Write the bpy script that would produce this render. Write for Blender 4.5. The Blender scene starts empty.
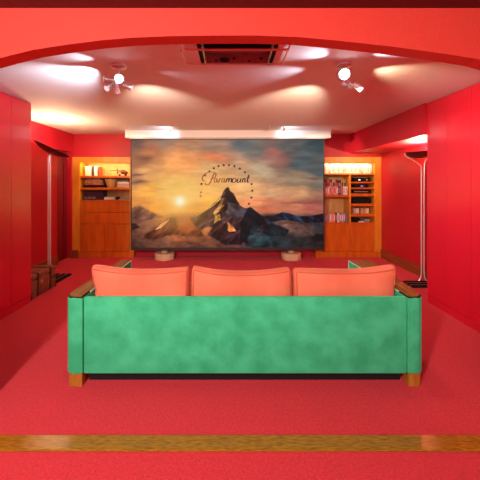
import bpy, bmesh, math, random
import numpy as np
from mathutils import Vector, Matrix
random.seed(7)
C = bpy.context.scene.collection
SC = bpy.context.scene
PI = math.pi

# ------------------------------------------------------------------ camera
F = 297.0                      # focal length in pixels of the 480 px frame
EYE = 1.43
VX, VY = 230.0, 184.0          # vanishing point of the room's long lines
cam_d = bpy.data.cameras.new('camera'); cam = bpy.data.objects.new('camera', cam_d); C.objects.link(cam)
cam.location = (0, 0, EYE); cam.rotation_euler = (PI/2, 0, 0)
cam_d.sensor_width = 36; cam_d.lens = 36*F/480
cam_d.shift_x = (240-VX)/480; cam_d.shift_y = -(240-VY)/480
cam_d.clip_start = 0.05
SC.camera = cam

# ------------------------------------------------------------------ world, exposure
w = bpy.data.worlds.new('world'); SC.world = w; w.use_nodes = True
w.node_tree.nodes['Background'].inputs[0].default_value = (0.9, 0.85, 0.9, 1)
w.node_tree.nodes['Background'].inputs[1].default_value = 0.0
SC.view_settings.view_transform = 'Standard'
SC.view_settings.look = 'None'
SC.view_settings.gamma = 1
SC.view_settings.use_curve_mapping = False
SC.view_settings.exposure = 0.0

# ------------------------------------------------------------------ large lights
def area(name, loc, target, sx, sy, power, col, parent=None):
    l = bpy.data.lights.new(name, 'AREA'); l.shape = 'RECTANGLE'; l.size = sx; l.size_y = sy
    l.energy = power; l.color = col
    o = bpy.data.objects.new(name, l); C.objects.link(o); o.location = loc
    o.rotation_euler = (Vector(target)-Vector(loc)).to_track_quat('-Z', 'Y').to_euler()
    if parent: o.parent = parent
    return o
def spot(name, loc, target, power, col, deg=60, blend=0.5, r=0.02, parent=None):
    l = bpy.data.lights.new(name, 'SPOT'); l.energy = power; l.color = col
    l.spot_size = math.radians(deg); l.spot_blend = blend; l.shadow_soft_size = r
    o = bpy.data.objects.new(name, l); C.objects.link(o); o.location = loc
    o.rotation_euler = (Vector(target)-Vector(loc)).to_track_quat('-Z', 'Y').to_euler()
    if parent: o.parent = parent
    return o
def point(name, loc, power, col, r=0.04, parent=None):
    l = bpy.data.lights.new(name, 'POINT'); l.energy = power; l.color = col; l.shadow_soft_size = r
    o = bpy.data.objects.new(name, l); C.objects.link(o); o.location = loc
    if parent: o.parent = parent
    return o
COOL = (0.70, 0.86, 1.0); WARM = (1.0, 0.72, 0.42); NEUT = (1.0, 0.93, 0.86)
# unseen front room: a ceiling lamp on the left, plus added broad fill lights
KEY = area('front_room_lamp_light', (-1.25, -0.9, 2.30), (0.1, 2.6, 0.4), 0.25, 0.25, 122, NEUT)
FILL = area('front_room_added_fill', (0.1, -1.9, 1.9), (0.1, 2.5, 1.2), 2.6, 0.9, 44, NEUT)  # added fill behind the viewer, no lamp body
TOPF = area('front_room_added_top_fill', (0.1, 0.2, 2.40), (0.1, 0.5, 0.0), 2.4, 0.8, 12, NEUT)  # added overhead fill, no lamp body

# ------------------------------------------------------------------ materials
def srgb(r, g, b):
    f = lambda c: (c/255)/12.92 if c/255 <= 0.04045 else (((c/255)+0.055)/1.055)**2.4
    return (f(r), f(g), f(b), 1)
def mat(name, col, rough=0.5, metal=0.0, noise=0.0, scale=8.0, stretch=(1, 1, 1), col2=None, bump=0.0,
        bscale=None, coat=0.0, sheen=0.0, emit=None, estr=0.0, spec=0.5, detail=4.0):
    m = bpy.data.materials.new(name); m.use_nodes = True
    nt = m.node_tree; N = nt.nodes; L = nt.links; b = N['Principled BSDF']
    c = tuple(col[:3])+(1,)
    b.inputs['Base Color'].default_value = c
    b.inputs['Roughness'].default_value = rough; b.inputs['Metallic'].default_value = metal
    b.inputs['Specular IOR Level'].default_value = spec
    b.inputs['Coat Weight'].default_value = coat; b.inputs['Coat Roughness'].default_value = 0.15
    if sheen:
        b.inputs['Sheen Weight'].default_value = sheen; b.inputs['Sheen Roughness'].default_value = 0.4
        b.inputs['Sheen Tint'].default_value = tuple(min(1, x*1.6+0.15) for x in c[:3])+(1,)
    tc = N.new('ShaderNodeTexCoord'); mp = N.new('ShaderNodeMapping'); mp.inputs['Scale'].default_value = stretch
    L.new(tc.outputs['Object'], mp.inputs['Vector'])
    if noise or col2:
        nz = N.new('ShaderNodeTexNoise'); nz.inputs['Scale'].default_value = scale; nz.inputs['Detail'].default_value = detail
        L.new(mp.outputs[0], nz.inputs['Vector'])
        rp = N.new('ShaderNodeValToRGB'); rp.color_ramp.elements[0].position = 0.32; rp.color_ramp.elements[1].position = 0.68
        a = col2 if col2 else tuple(x*(1-noise) for x in c[:3])
        rp.color_ramp.elements[0].color = tuple(a[:3])+(1,); rp.color_ramp.elements[1].color = c
        L.new(nz.outputs['Fac'], rp.inputs[0]); L.new(rp.outputs[0], b.inputs['Base Color'])
    if bump:
        nb = N.new('ShaderNodeTexNoise'); nb.inputs['Scale'].default_value = bscale or scale; nb.inputs['Detail'].default_value = 3
        L.new(mp.outputs[0], nb.inputs['Vector'])
        bp = N.new('ShaderNodeBump'); bp.inputs['Strength'].default_value = bump; bp.inputs['Distance'].default_value = 0.01
        L.new(nb.outputs['Fac'], bp.inputs['Height']); L.new(bp.outputs[0], b.inputs['Normal'])
    if emit:
        b.inputs['Emission Color'].default_value = tuple(emit[:3])+(1,); b.inputs['Emission Strength'].default_value = estr
    return m
M = {}
M['red_wall'] = mat('red_wall_paint', (0.56, 0.007, 0.024), 0.5, noise=0.06, scale=5)
M['red_arch'] = mat('red_arch_paint', (0.64, 0.034, 0.020), 0.8, noise=0.05, scale=90, bump=0.15)
M['red_gloss'] = mat('red_satin_lacquer', (0.64, 0.006, 0.026), 0.36, noise=0.03, scale=3, coat=0.8)
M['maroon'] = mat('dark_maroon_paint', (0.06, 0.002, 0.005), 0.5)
M['door_red'] = mat('dark_red_door_paint', (0.22, 0.003, 0.012), 0.4)
M['ceiling'] = mat('white_ceiling_paint', (0.80, 0.74, 0.74), 0.75, noise=0.04, scale=12)
M['carpet'] = mat('red_carpet', (0.71, 0.044, 0.058), 0.95, col2=(0.60, 0.024, 0.036), scale=70, detail=10, bump=0.9, bscale=150, sheen=0.35, spec=0.1)
M['wood_orange'] = mat('orange_cherry_wood', (0.74, 0.17, 0.010), 0.35, col2=(0.60, 0.115, 0.006), scale=3.0, stretch=(5, 5, 1), detail=6, coat=0.2)
M['wood_frame'] = mat('honey_wood_frame', (0.85, 0.34, 0.025), 0.4, col2=(0.74, 0.24, 0.015), scale=3.0, stretch=(5, 5, 1), detail=6)
M['wood_back'] = mat('pale_wood_back_panel', (0.78, 0.46, 0.16), 0.5, col2=(0.66, 0.34, 0.10), scale=3.0, stretch=(5, 5, 1))
M['wood_skirting'] = mat('brown_skirting_wood', (0.34, 0.075, 0.02), 0.35, noise=0.35, scale=3, stretch=(4, 1, 6))
M['wood_arm'] = mat('varnished_walnut', (0.26, 0.105, 0.012), 0.5, col2=(0.13, 0.045, 0.005), scale=5, stretch=(8, 1, 8), detail=6, coat=0.08)
M['wood_strip'] = mat('varnished_oak_nosing', (0.42, 0.17, 0.008), 0.2, col2=(0.18, 0.07, 0.004), scale=24, stretch=(1, 6, 6), detail=8, coat=0.3)
M['wood_leg'] = mat('golden_wood_leg', (0.46, 0.18, 0.022), 0.35, col2=(0.32, 0.11, 0.014), scale=3, stretch=(12, 12, 2), detail=6)
M['velvet'] = mat('green_velvet', (0.058, 0.53, 0.26), 0.75, col2=(0.030, 0.38, 0.17), scale=8, detail=9, sheen=0.5, bump=0.15, bscale=30, spec=0.2)
M['coral'] = mat('coral_velvet', (0.83, 0.20, 0.11), 0.8, col2=(0.72, 0.15, 0.08), scale=4, detail=6, sheen=0.35, bump=0.3, bscale=9, spec=0.2)
M['coral_dark'] = mat('deep_coral_piping', (0.55, 0.10, 0.05), 0.8)
M['piping'] = mat('cream_piping', (0.55, 0.62, 0.45), 0.7)
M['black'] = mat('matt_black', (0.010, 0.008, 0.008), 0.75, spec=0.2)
M['bezel'] = mat('dark_brown_bezel', (0.045, 0.030, 0.030), 0.4)
M['chrome'] = mat('polished_chrome', (0.84, 0.86, 0.92), 0.22, 0.65)
M['satin'] = mat('satin_steel', (0.70, 0.64, 0.64), 0.3, 1.0)
M['lamp_pole'] = mat('pinkish_glass_metal', (0.88, 0.68, 0.64), 0.25, 0.45)
M['shade'] = mat('dark_bronze_shade', (0.12, 0.030, 0.026), 0.32, 0.6)
M['shade_in'] = mat('white_reflector', (0.85, 0.78, 0.70), 0.5)
M['copper'] = mat('copper_rod', (0.85, 0.45, 0.36), 0.4, 0.3)
M['grille'] = mat('dusty_pink_metal', (0.66, 0.34, 0.31), 0.5, 0.1, noise=0.3, scale=30)
M['white'] = mat('white_lacquer', (0.86, 0.85, 0.84), 0.4)
M['pale_wood'] = mat('pale_beech', (0.80, 0.52, 0.30), 0.45, noise=0.2, scale=6)
M['leather'] = mat('brown_leather', (0.30, 0.10, 0.045), 0.45, col2=(0.17, 0.05, 0.024), scale=22, detail=6, bump=0.4, bscale=60)
M['leather_dark'] = mat('dark_leather_strap', (0.05, 0.016, 0.010), 0.5, noise=0.2, scale=20)
M['brass'] = mat('pale_brass', (0.9, 0.72, 0.5), 0.3, 0.9)
M['bulb'] = mat('glowing_lens', (1, 1, 1), 0.3, emit=(0.85, 0.94, 1.0), estr=14)
M['bulb_dim'] = mat('dim_lens', (1, 1, 1), 0.3, emit=(0.9, 0.95, 1.0), estr=0.45)
M['bulb_warm'] = mat('glowing_warm_bulb', (1, 1, 1), 0.3, emit=(1.0, 0.75, 0.45), estr=14)
M['basket'] = mat('woven_straw', (0.75, 0.45, 0.14), 0.7, noise=0.35, scale=60, bump=0.4)

# ------------------------------------------------------------------ mesh helpers
class MB:
    def __init__(s): s.bm = bmesh.new()
    def box(s, x0, x1, y0, y1, z0, z1, bev=0.0, seg=2):
        r = bmesh.ops.create_cube(s.bm, size=1)
        vs = r['verts']
        bmesh.ops.scale(s.bm, vec=(abs(x1-x0), abs(y1-y0), abs(z1-z0)), verts=vs)
        bmesh.ops.translate(s.bm, vec=((x0+x1)/2, (y0+y1)/2, (z0+z1)/2), verts=vs)
        if bev:
            es = list({e for v in vs for e in v.link_edges})
            bmesh.ops.bevel(s.bm, geom=es, offset=bev, segments=seg, affect='EDGES', profile=0.5)
        return s
    def cyl(s, p0, p1, r0, r1=None, seg=20, caps=True):
        p0 = Vector(p0); p1 = Vector(p1); r1 = r0 if r1 is None else r1
        q = (p1-p0).to_track_quat('Z', 'Y').to_matrix().to_4x4()
        bmesh.ops.create_cone(s.bm, cap_ends=caps, segments=seg, radius1=r0, radius2=r1, depth=(p1-p0).length,
                              matrix=Matrix.Translation((p0+p1)/2) @ q)
        return s
    def tube(s, pts, r, seg=10):
        pts = [Vector(p) for p in pts]; rings = []
        up = None
        for i, p in enumerate(pts):
            t = (pts[min(i+1, len(pts)-1)]-pts[max(i-1, 0)]).normalized()
            if up is None:
                up = Vector((0, 0, 1)) if abs(t.z) < 0.9 else Vector((1, 0, 0))
            a = t.cross(up).normalized(); bb = a.cross(t).normalized(); up = bb
            rr = r[i] if isinstance(r, (list, tuple)) else r
            rings.append([s.bm.verts.new(p+(a*math.cos(k*2*PI/seg)+bb*math.sin(k*2*PI/seg))*rr) for k in range(seg)])
        for A, B in zip(rings, rings[1:]):
            for k in range(seg):
                s.bm.faces.new((A[k], A[(k+1) % seg], B[(k+1) % seg], B[k]))
        s.bm.faces.new(rings[0][::-1]); s.bm.faces.new(rings[-1])
        return s
    def lathe(s, prof, c=(0, 0, 0), seg=32):
        c = Vector(c); rings = []
        for (r, z) in prof:
            rings.append([s.bm.verts.new(c+Vector((max(r, 1e-4)*math.cos(k*2*PI/seg), max(r, 1e-4)*math.sin(k*2*PI/seg), z))) for k in range(seg)])
        for A, B in zip(rings, rings[1:]):
            for k in range(seg):
                s.bm.faces.new((A[k], A[(k+1) % seg], B[(k+1) % seg], B[k]))
        return s
    def prism(s, pts, z0, z1, bev=0.0, seg=2):
        """plan outline (x, y) pulled up from z0 to z1"""
        lo = [s.bm.verts.new((x, y, z0)) for x, y in pts]; hi = [s.bm.verts.new((x, y, z1)) for x, y in pts]
        n = len(pts); fs = [s.bm.faces.new(lo[::-1]), s.bm.faces.new(hi)]
        for i in range(n): fs.append(s.bm.faces.new((lo[i], lo[(i+1) % n], hi[(i+1) % n], hi[i])))
        if bev:
            es = [e for f in fs[:2] for e in f.edges]
            bmesh.ops.bevel(s.bm, geom=es, offset=bev, segments=seg, affect='EDGES', profile=0.5)
        return s
    def prism_xz(s, pts, y0, y1):
        lo = [s.bm.verts.new((x, y0, z)) for x, z in pts]; hi = [s.bm.verts.new((x, y1, z)) for x, z in pts]
        n = len(pts); s.bm.faces.new(lo); s.bm.faces.new(hi[::-1])
        for i in range(n): s.bm.faces.new((lo[i], hi[i], hi[(i+1) % n], lo[(i+1) % n]))
        return s
    def build(s, name, m, parent=None, smooth=False, origin=None):
        bmesh.ops.recalc_face_normals(s.bm, faces=s.bm.faces)
        me = bpy.data.meshes.new(name)
        if origin is None and parent is None:
            vs = [v.co for v in s.bm.verts]
            origin = ((min(v.x for v in vs)+max(v.x for v in vs))/2, (min(v.y for v in vs)+max(v.y for v in vs))/2, min(v.z for v in vs))
        if origin is not None: bmesh.ops.translate(s.bm, vec=-Vector(origin), verts=s.bm.verts)
        s.bm.to_mesh(me); s.bm.free()
        if smooth:
            for p in me.polygons: p.use_smooth = True
            try: me.set_sharp_from_angle(angle=math.radians(38))
            except Exception: pass
        me.materials.append(m if not isinstance(m, str) else M[m])
        o = bpy.data.objects.new(name, me); C.objects.link(o)
        if parent is not None: o.parent = parent
        if origin is not None: o.location = origin
        return o
def tag(o, label=None, cat=None, group=None, kind=None):
    if label: o['label'] = label
    if cat: o['category'] = cat
    if group: o['group'] = group
    if kind: o['kind'] = kind
    return o
def thing(name, loc, label, cat, group=None, rz=0):
    o = bpy.data.objects.new(name, None); C.objects.link(o); o.location = loc; o.rotation_euler = (0, 0, rz)
    o.empty_display_size = 0.1
    return tag(o, label, cat, group)
def struct(name, mb, m, label=None):
    o = mb.build(name, m); o['kind'] = 'structure'
    if label: o['label'] = label
    return o
def X(px, d): return (px-VX)/F*d
def Z(py, d): return EYE+(VY-py)/F*d

# ------------------------------------------------------------------ room shell
CZ = 2.41; XL = -3.07; XR = 2.95; YB = 5.82; YR = 6.14; AY0, AY1 = 1.70, 1.80
struct('floor', MB().box(-3.3, 3.2, -2.3, 6.3, -0.1, 0), 'carpet', 'red wall-to-wall carpet')
# ceiling with a rectangular opening for the recessed unit
hx0, hx1, hy0, hy1 = -0.235, 0.345, 2.02, 2.45
cb = MB()
cb.box(-3.3, hx0, AY1, 6.3, CZ, CZ+0.2).box(hx1, 3.2, AY1, 6.3, CZ, CZ+0.2)
cb.box(hx0, hx1, AY1, hy0, CZ, CZ+0.2).box(hx0, hx1, hy1, 6.3, CZ, CZ+0.2)
struct('ceiling', cb, 'ceiling', 'white ceiling of the cinema room')
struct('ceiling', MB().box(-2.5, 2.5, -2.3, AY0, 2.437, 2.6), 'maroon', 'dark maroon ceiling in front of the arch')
# arch wall
arch = [(-1.56, 0), (-1.56, 2.075), (-1.45, 2.115), (-1.25, 2.168), (-1.126, 2.198), (-0.93, 2.228), (-0.743, 2.252), (-0.554, 2.268), (-0.35, 2.276),
        (-0.1, 2.28), (0.15, 2.28), (0.38, 2.272), (0.62, 2.25), (0.90, 2.22), (1.2, 2.18), (1.42, 2.145), (1.58, 2.10), (1.66, 2.06), (1.66, 0)]
struct('wall_arch', MB().prism_xz([(-3.3, 0), (-3.3, 2.61), (3.2, 2.61), (3.2, 0)]+arch[::-1], AY0, AY1), 'red_arch', 'red beam with a shallow curved arch')
struct('wall_front_left', MB().box(-2.3, -2.2, -2.2, AY0, 0, 2.437), 'red_wall')
struct('wall_front_right', MB().box(2.2, 2.3, -2.2, AY0, 0, 2.437), 'red_wall')
struct('wall_front', MB().box(-2.3, 2.3, -2.3, -2.2, 0, 2.437), 'red_wall')
# left wall with a door recess between y = 5.27 and 5.74
wl = MB().box(XL-0.15, XL, AY1, 5.27, 0, CZ).box(XL-0.15, XL, 5.74, YR, 0, CZ).box(XL-0.15, XL, 5.27, 5.74, 2.05, CZ)
struct('wall_left', wl, 'red_wall', 'red left wall')
dr = struct('door_1', MB().box(XL-0.14, XL-0.08, 5.27, 5.74, 0, 2.05), 'door_red', 'dark red door set back in the left wall')
MB().box(XL-0.085, XL-0.06, 5.60, 5.62, 0.02, 2.04).build('door_edge', 'door_red', dr, origin=None)
for ch in dr.children: ch.location = -dr.location
struct('wall_right', MB().box(XR, XR+0.15, AY1, YR, 0, CZ), 'red_wall', 'red right wall')
wb = MB().box(XL, XR, YB, YR, 1.957, CZ).box(-1.86, 1.66, YB+0.05, YR, 0, 1.957).box(XL, XR, YR, YR+0.1, 0, CZ)
struct('wall_back', wb, 'red_wall', 'red end wall above and between the bookcases')
struct('trim_1', MB().box(2.36, XR, 3.60, YB, 2.03, CZ), 'red_wall', 'red boxed beam below the ceiling on the right')
struct('baseboard_right', MB().box(XR-0.02, XR, 3.60, YB, 0, 0.16, 0.004), 'wood_skirting')
struct('baseboard_left', MB().box(XL, XL+0.02, 3.60, 5.27, 0, 0.16, 0.004), 'wood_skirting')
struct('baseboard_left', MB().box(XL, XL+0.12, 5.70, YB-0.05, 0, 0.15, 0.004), 'wood_skirting')
struct('trim_2', MB().box(-1.56, 1.66, 1.583, 1.681, 0, 0.012, 0.004), 'wood_strip', 'varnished wooden threshold strip across the carpet')

# ------------------------------------------------------------------ cupboards along both sides
def cupboard(side, label):
    s = side; xf = 2.39 if s > 0 else -2.41; xo = XR-0.005 if s > 0 else XL+0.005
    root = thing('wall_cupboard', ((xf+xo)/2, 2.7, 0), label, 'cupboard')
    def part(nm, mb, m, p=root):
        o = mb.build(nm, m, None, origin=(0, 0, 0)); o.parent = p; o.location = -root.location if p is root else (0, 0, 0); return o
    a, b = sorted((xf+s*0.022, xo))
    part('body', MB().box(a, b, 1.81, 3.600, 0.0, CZ-0.002), 'red_gloss')
    a, b = sorted((xf+s*0.004, xf+s*0.0215))
    part('plinth', MB().box(a, b, 1.81, 3.598, 0, 0.085), 'red_gloss')
    y = 3.600
    while y > 1.95:
        y0 = max(y-0.328, 1.815)
        a, b = sorted((xf, xf+s*0.0215))
        part('door', MB().box(a, b, y0+0.0025, y-0.0025 if y < 3.59 else y, 0.089, CZ-0.006, 0.0015), 'red_gloss')
        y = y0
    return root
cupboard(-1, 'full-height red cupboard with plain doors along the left, beside the suitcase')
cupboard(1, 'full-height red cupboard with plain doors along the right, in front of the floor lamp')

# ------------------------------------------------------------------ bookcases
def rel(o, root):
    o.parent = root; o.location = Vector(o.location)-Vector(root.location); return o
BY = 5.78; s51 = F/BY
def bookcase(x0, x1, ox0, ox1, label, shelves, split):
    """x0..x1 outer, ox0..ox1 opening"""
    root = thing('bookcase', ((x0+x1)/2, BY+0.16, 0), label, 'bookcase')
    def part(nm, mb, m, parent=None, sm=False):
        o = mb.build(nm, m, None, sm, origin=(0, 0, 0))
        o.parent = parent or root
        o.location = -root.location if parent is None else (0, 0, 0)
        return o
    ztop = Z(157, BY); zo = Z(162.3, BY); zc = Z(200, BY) if x0 < 0 else Z(222.6, BY)
    part('frame', MB().box(x0, ox0, BY, 6.12, 0, ztop, 0.003).box(ox1, x1, BY, 6.12, 0, ztop, 0.003).box(ox0, ox1, BY, 6.12, zo, ztop, 0.003), 'wood_frame')
    part('back_panel', MB().box(ox0, ox1, 6.10, 6.12, 0.12, zo), 'wood_back')
    part('plinth', MB().box(x0, x1, BY-0.012, BY, 0, 0.115, 0.002).box(ox0, ox1, BY, 6.10, 0, 0.115), 'wood_orange')
    part('counter', MB().box(ox0, ox1, BY+0.002, 6.10, zc-0.03, zc, 0.002), 'wood_orange')
    return root, part, zc, zo
# left
bl, lp, zcl, zol = bookcase(XL+0.001, -1.87, X(80, BY), X(129.6, BY), 'orange wooden bookcase on the left, with two drawers above two doors', None, None)
lx0, lx1 = X(80, BY), X(129.6, BY)
SHL = [(Z(175.8, BY), Z(178, BY)), (Z(187.6, BY), Z(189.8, BY))]
for za, zb in SHL: lp('shelf', MB().box(lx0, lx1, BY+0.01, 6.10, zb, za, 0.002), 'wood_orange')
for ya, yb in ((200.8, 212.25), (212.45, 223.75)):
    lp('drawer', MB().box(lx0+0.006, lx1-0.006, BY+0.002, BY+0.3, Z(yb, BY), Z(ya, BY)-0.001, 0.002), 'wood_orange')
xm = X(104.6, BY)
for a, b in ((lx0+0.006, xm-0.003), (xm+0.003, lx1-0.006)):
    lp('door', MB().box(a, b, BY+0.002, BY+0.024, 0.118, Z(224.2, BY), 0.003), 'wood_orange')
# right
brt, rp, zcr, zor = bookcase(1.67, XR-0.001, X(322, BY), X(374.6, BY), 'orange wooden bookcase on the right, filled with media cases above two doors', None, None)
rx0, rx1 = X(322, BY), X(374.6, BY)
rp('shelf', MB().box(rx0, rx1, BY+0.006, 6.10, Z(175, BY), Z(173.4, BY), 0.002), 'wood_frame')
xm = X(350.3, BY)
rp('divider', MB().box(xm-0.014, xm+0.014, BY+0.004, 6.10, zcr, Z(175, BY), 0.002), 'wood_frame')
rp('shelf', MB().box(rx0, xm-0.0142, BY+0.01, 6.10, Z(197.2, BY), Z(195, BY), 0.002), 'wood_orange')
RS = [(181.8, 183.2), (187.6, 189), (193.6, 196.4), (203.6, 206.2), (213.8, 216.6)]
for ya, yb in RS:
    rp('shelf', MB().box(xm+0.0142, rx1, BY+0.01, 6.10, Z(yb, BY), Z(ya, BY), 0.002), 'wood_orange')
for a, b in ((rx0+0.004, xm-0.003), (xm+0.003, rx1-0.004)):
    rp('door', MB().box(a, b, BY+0.002, BY+0.024, 0.118, zcr-0.033, 0.003), 'wood_orange')
area('bookcase_light_left', ((lx0+lx1)/2, BY+0.014, zol-0.004), ((lx0+lx1)/2, BY+0.12, zol-0.15), 0.9, 0.012, 5, (1, 0.74, 0.36))
area('bookcase_light_right', ((rx0+rx1)/2, BY+0.014, zor-0.004), ((rx0+rx1)/2, BY+0.09, zor-0.12), 0.9, 0.012, 3.4, (1, 0.80, 0.48))

# ------------------------------------------------------------------ things in the bookcases
def solid(name, col, rough=0.5):
    k = 'c_%s' % name
    if k not in M: M[k] = mat(name, col, rough, noise=0.12, scale=25)
    return M[k]
def boxthing(name, x0, x1, z0, z1, y0, y1, m, label, cat, group=None, bev=0.003, rot=0.0):
    o = MB().box(-(x1-x0)/2, (x1-x0)/2, -(y1-y0)/2, (y1-y0)/2, 0, z1-z0, bev).build(name, m, None, origin=(0, 0, 0))
    o.location = ((x0+x1)/2, (y0+y1)/2, z0); o.rotation_euler = (0, rot, 0)
    return tag(o, label, cat, group)
ORD = ['first', 'second', 'third', 'fourth', 'fifth', 'sixth', 'seventh', 'eighth', 'ninth', 'tenth', 'eleventh', 'twelfth', 'thirteenth',
       'fourteenth', 'fifteenth', 'sixteenth', 'seventeenth', 'eighteenth', 'nineteenth', 'twentieth', 'twenty-first', 'twenty-second',
       'twenty-third', 'twenty-fourth', 'twenty-fifth', 'twenty-sixth', 'twenty-seventh', 'twenty-eighth']
def case_proto(name, wd, dp, ht, m):
    """upright media case: rounded shell with a spine label"""
    o = MB().box(-wd/2, wd/2, 0, dp, 0, ht, min(0.003, wd*0.2)).build(name, m, None, origin=(0, 0, 0))
    return o
def spine(o, wd, ht, m):
    return MB().box(-wd*0.28, wd*0.28, -0.0012, 0.0, ht*0.2, ht*0.8).build('spine_label', m, o, origin=(0, 0, 0))
cream = solid('cream_card', (0.86, 0.74, 0.58)); white = solid('white_card', (0.88, 0.84, 0.80)); tan = solid('tan_card', (0.62, 0.42, 0.26))
mauve = solid('mauve_card', (0.42, 0.24, 0.26)); pink = solid('pink_card', (0.80, 0.40, 0.34)); rose = solid('rose_card', (0.62, 0.16, 0.15))
darkred = solid('dark_red_card', (0.22, 0.035, 0.025)); darkb = solid('dark_brown_card', (0.09, 0.04, 0.03)); ochre = solid('ochre_card', (0.66, 0.40, 0.16))
blueg = solid('blue_grey_card', (0.30, 0.28, 0.38)); grey = solid('grey_card', (0.35, 0.30, 0.29)); orange = solid('orange_card', (0.85, 0.26, 0.08))
def row(px0, px1, py_top, zshelf, n, mats, y, dp, group, where, name='media_case', cat='media case', jit=0.06, last_lean=False):
    x = X(px0, y); x1 = X(px1, y); wtot = x1-x
    ws = [random.uniform(0.8, 1.25) for _ in range(n)]; k = wtot/sum(ws); H = Z(py_top, y)-zshelf
    for i in range(n):
        wd = ws[i]*k-0.0015; ht = H*(1-random.uniform(0, jit)); (cn, m, lm) = mats[i % len(mats)] if not callable(mats) else mats(i)
        o = case_proto(name, wd, dp, ht, m); o.location = (x+ws[i]*k/2, y, zshelf)
        spine(o, wd, ht, lm)
        tag(o, '%s %s, %s from the screen %s' % (cn, cat, ORD[i], where), cat, group)
        x += ws[i]*k
z1 = Z(173.4, BY)+0.0005
pal = {0: ('cream', cream, white), 1: ('white', white, cream), 2: ('white', white, tan), 3: ('cream', cream, tan), 4: ('tan', tan, cream), 5: ('mauve', mauve, cream)}
seq = [0, 3, 1, 5, 1, 2, 0, 1, 3, 1, 1, 3, 2, 0, 1, 3, 0, 2, 1, 3, 4, 1, 1, 2, 1, 5]
row(323, 372.4, 163.6, z1, 26, lambda i: pal[seq[i]], BY+0.065, 0.16, 'pale media cases on the top shelf of the right bookcase', 'on the top shelf of the right bookcase')
z2 = Z(195, BY)+0.0005
row(323, 347.6, 186, z2, 11, lambda i: [('pink', pink, rose), ('rose', rose, white), ('pink', pink, white), ('pink', pink, rose), ('rose', rose, pink), ('pink', pink, rose), ('pink', pink, white), ('dark brown', darkb, grey), ('mauve', mauve, grey), ('white', white, pink), ('white', white, pink)][i],
    BY+0.03, 0.12, 'front row of media cases on the middle shelf', 'in the front row above the empty compartment')
row(323, 346.2, 179.3, z2, 8, lambda i: [('dark red', darkred, rose), ('rose', rose, darkred), ('dark red', darkred, tan), ('tan', tan, darkred), ('dark red', darkred, rose), ('dark brown', darkb, tan), ('ochre', ochre, darkb), ('ochre', ochre, darkb)][i],
    BY+0.16, 0.10, 'back row of tall books on the middle shelf', 'in the tall back row behind the pink cases', name='book', cat='book')
row(323, 345.0, 212.8, zcr+0.0005, 11, lambda i: [('pink', pink, mauve), ('mauve', mauve, pink), ('rose', rose, mauve), ('pink', pink, white), ('orange', orange, pink), ('orange', orange, white), ('dark brown', darkb, mauve), ('white', white, pink), ('mauve', mauve, white), ('pink', pink, white), ('blue grey', blueg, white)][i],
    BY+0.03, 0.13, 'media cases on the lowest open shelf', 'on the lowest shelf of the right bookcase')
o = case_proto('media_case', 0.03, 0.13, 0.17, blueg); o.location = (X(347.6, BY), BY+0.03, zcr+0.004); o.rotation_euler = (0, -0.16, 0)
tag(o, 'blue grey media case leaning beside the row on the lowest shelf of the right bookcase', 'media case', 'media cases on the lowest open shelf')
# players on the small shelves, right column
def player(px0, px1, pyt, zs, name, label, cat, extra):
    y = BY+0.05; x0, x1 = X(px0, y), X(px1, y); h = Z(pyt, y)-zs
    root = thing(name, ((x0+x1)/2, y+0.13, zs+0.0005), label, cat)
    wd = (x1-x0)/2
    MB().box(-wd, wd, -0.13, 0.11, 0.008, h, 0.003).build('housing', 'black', root, origin=(0, 0, 0))
    for sx in (-1, 1): MB().cyl((sx*wd*0.8, -0.1, 0), (sx*wd*0.8, -0.1, 0.008), 0.012).build('foot', 'black', root, origin=(0, 0, 0))
    if extra == 'display':
        MB().box(-wd*0.45, -wd*0.2, -0.1325, -0.13, h*0.35, h*0.6).build('display', mat('display_glow', (0.9, 0.9, 0.9), emit=(1, 0.8, 0.75), estr=1.2), root, origin=(0, 0, 0))
        MB().cyl((wd*0.6, -0.14, h*0.5), (wd*0.6, -0.13, h*0.5), h*0.25).build('knob', 'satin', root, origin=(0, 0, 0))
    if extra == 'blue':
        MB().box(-wd*0.05, wd*0.3, -0.1325, -0.13, h*0.3, h*0.65).build('display', mat('blue_display_glow', (0.2, 0.2, 0.6), emit=(0.2, 0.2, 1.0), estr=0.8), root, origin=(0, 0, 0))
    if extra == 'silver':
        MB().box(-wd*0.9, wd*0.7, -0.1325, -0.13, h*0.45, h*0.75).build('front_strip', 'satin', root, origin=(0, 0, 0))
    return root
zs = [Z(a, BY) for a, b in RS]
player(354, 370, 177.8, zs[0], 'media_player', 'black media player with a small pale display, topmost in the right bookcase', 'media player', 'display')
player(354, 368, 184.6, zs[1], 'media_player', 'thin black media player with a blue display, second from the top', 'media player', 'blue')
player(353, 371, 190.4, zs[2], 'amplifier', 'black amplifier with a silver strip across its front', 'amplifier', 'silver')
player(352.5, 371, 198.2, zs[3], 'amplifier', 'taller plain black amplifier under the silver-striped one', 'amplifier', None)
for i, (a, b, m, cn) in enumerate([(353.8, 355.5, tan, 'thin tan'), (356.0, 359.0, cream, 'cream'), (361.0, 363.2, ochre, 'narrow ochre'), (363.5, 366.0, ochre, 'middle ochre'), (366.3, 369.0, cream, 'wide cream')]):
    y = BY+0.06
    boxthing('book', X(a, y), X(b, y), zs[4]+0.0005, Z(208.4, y), y, y+0.12, m, '%s book in the small compartment below the black amplifiers, %s from the left' % (cn, ORD[i]), 'book', 'books below the amplifiers')
y = BY+0.06
boxthing('set_top_box', X(353, y), X(361, y), zcr+0.0005, Z(218.5, y), y+0.02, y+0.2, 'black', 'small black box in the lowest compartment right of the media cases', 'electronics box')
boxthing('remote_control', X(358.5, y), X(363.5, y), zcr+0.0005, Z(221.0, y), y-0.03, y+0.012, 'white', 'white remote control lying in the lowest compartment', 'remote control')
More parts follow.
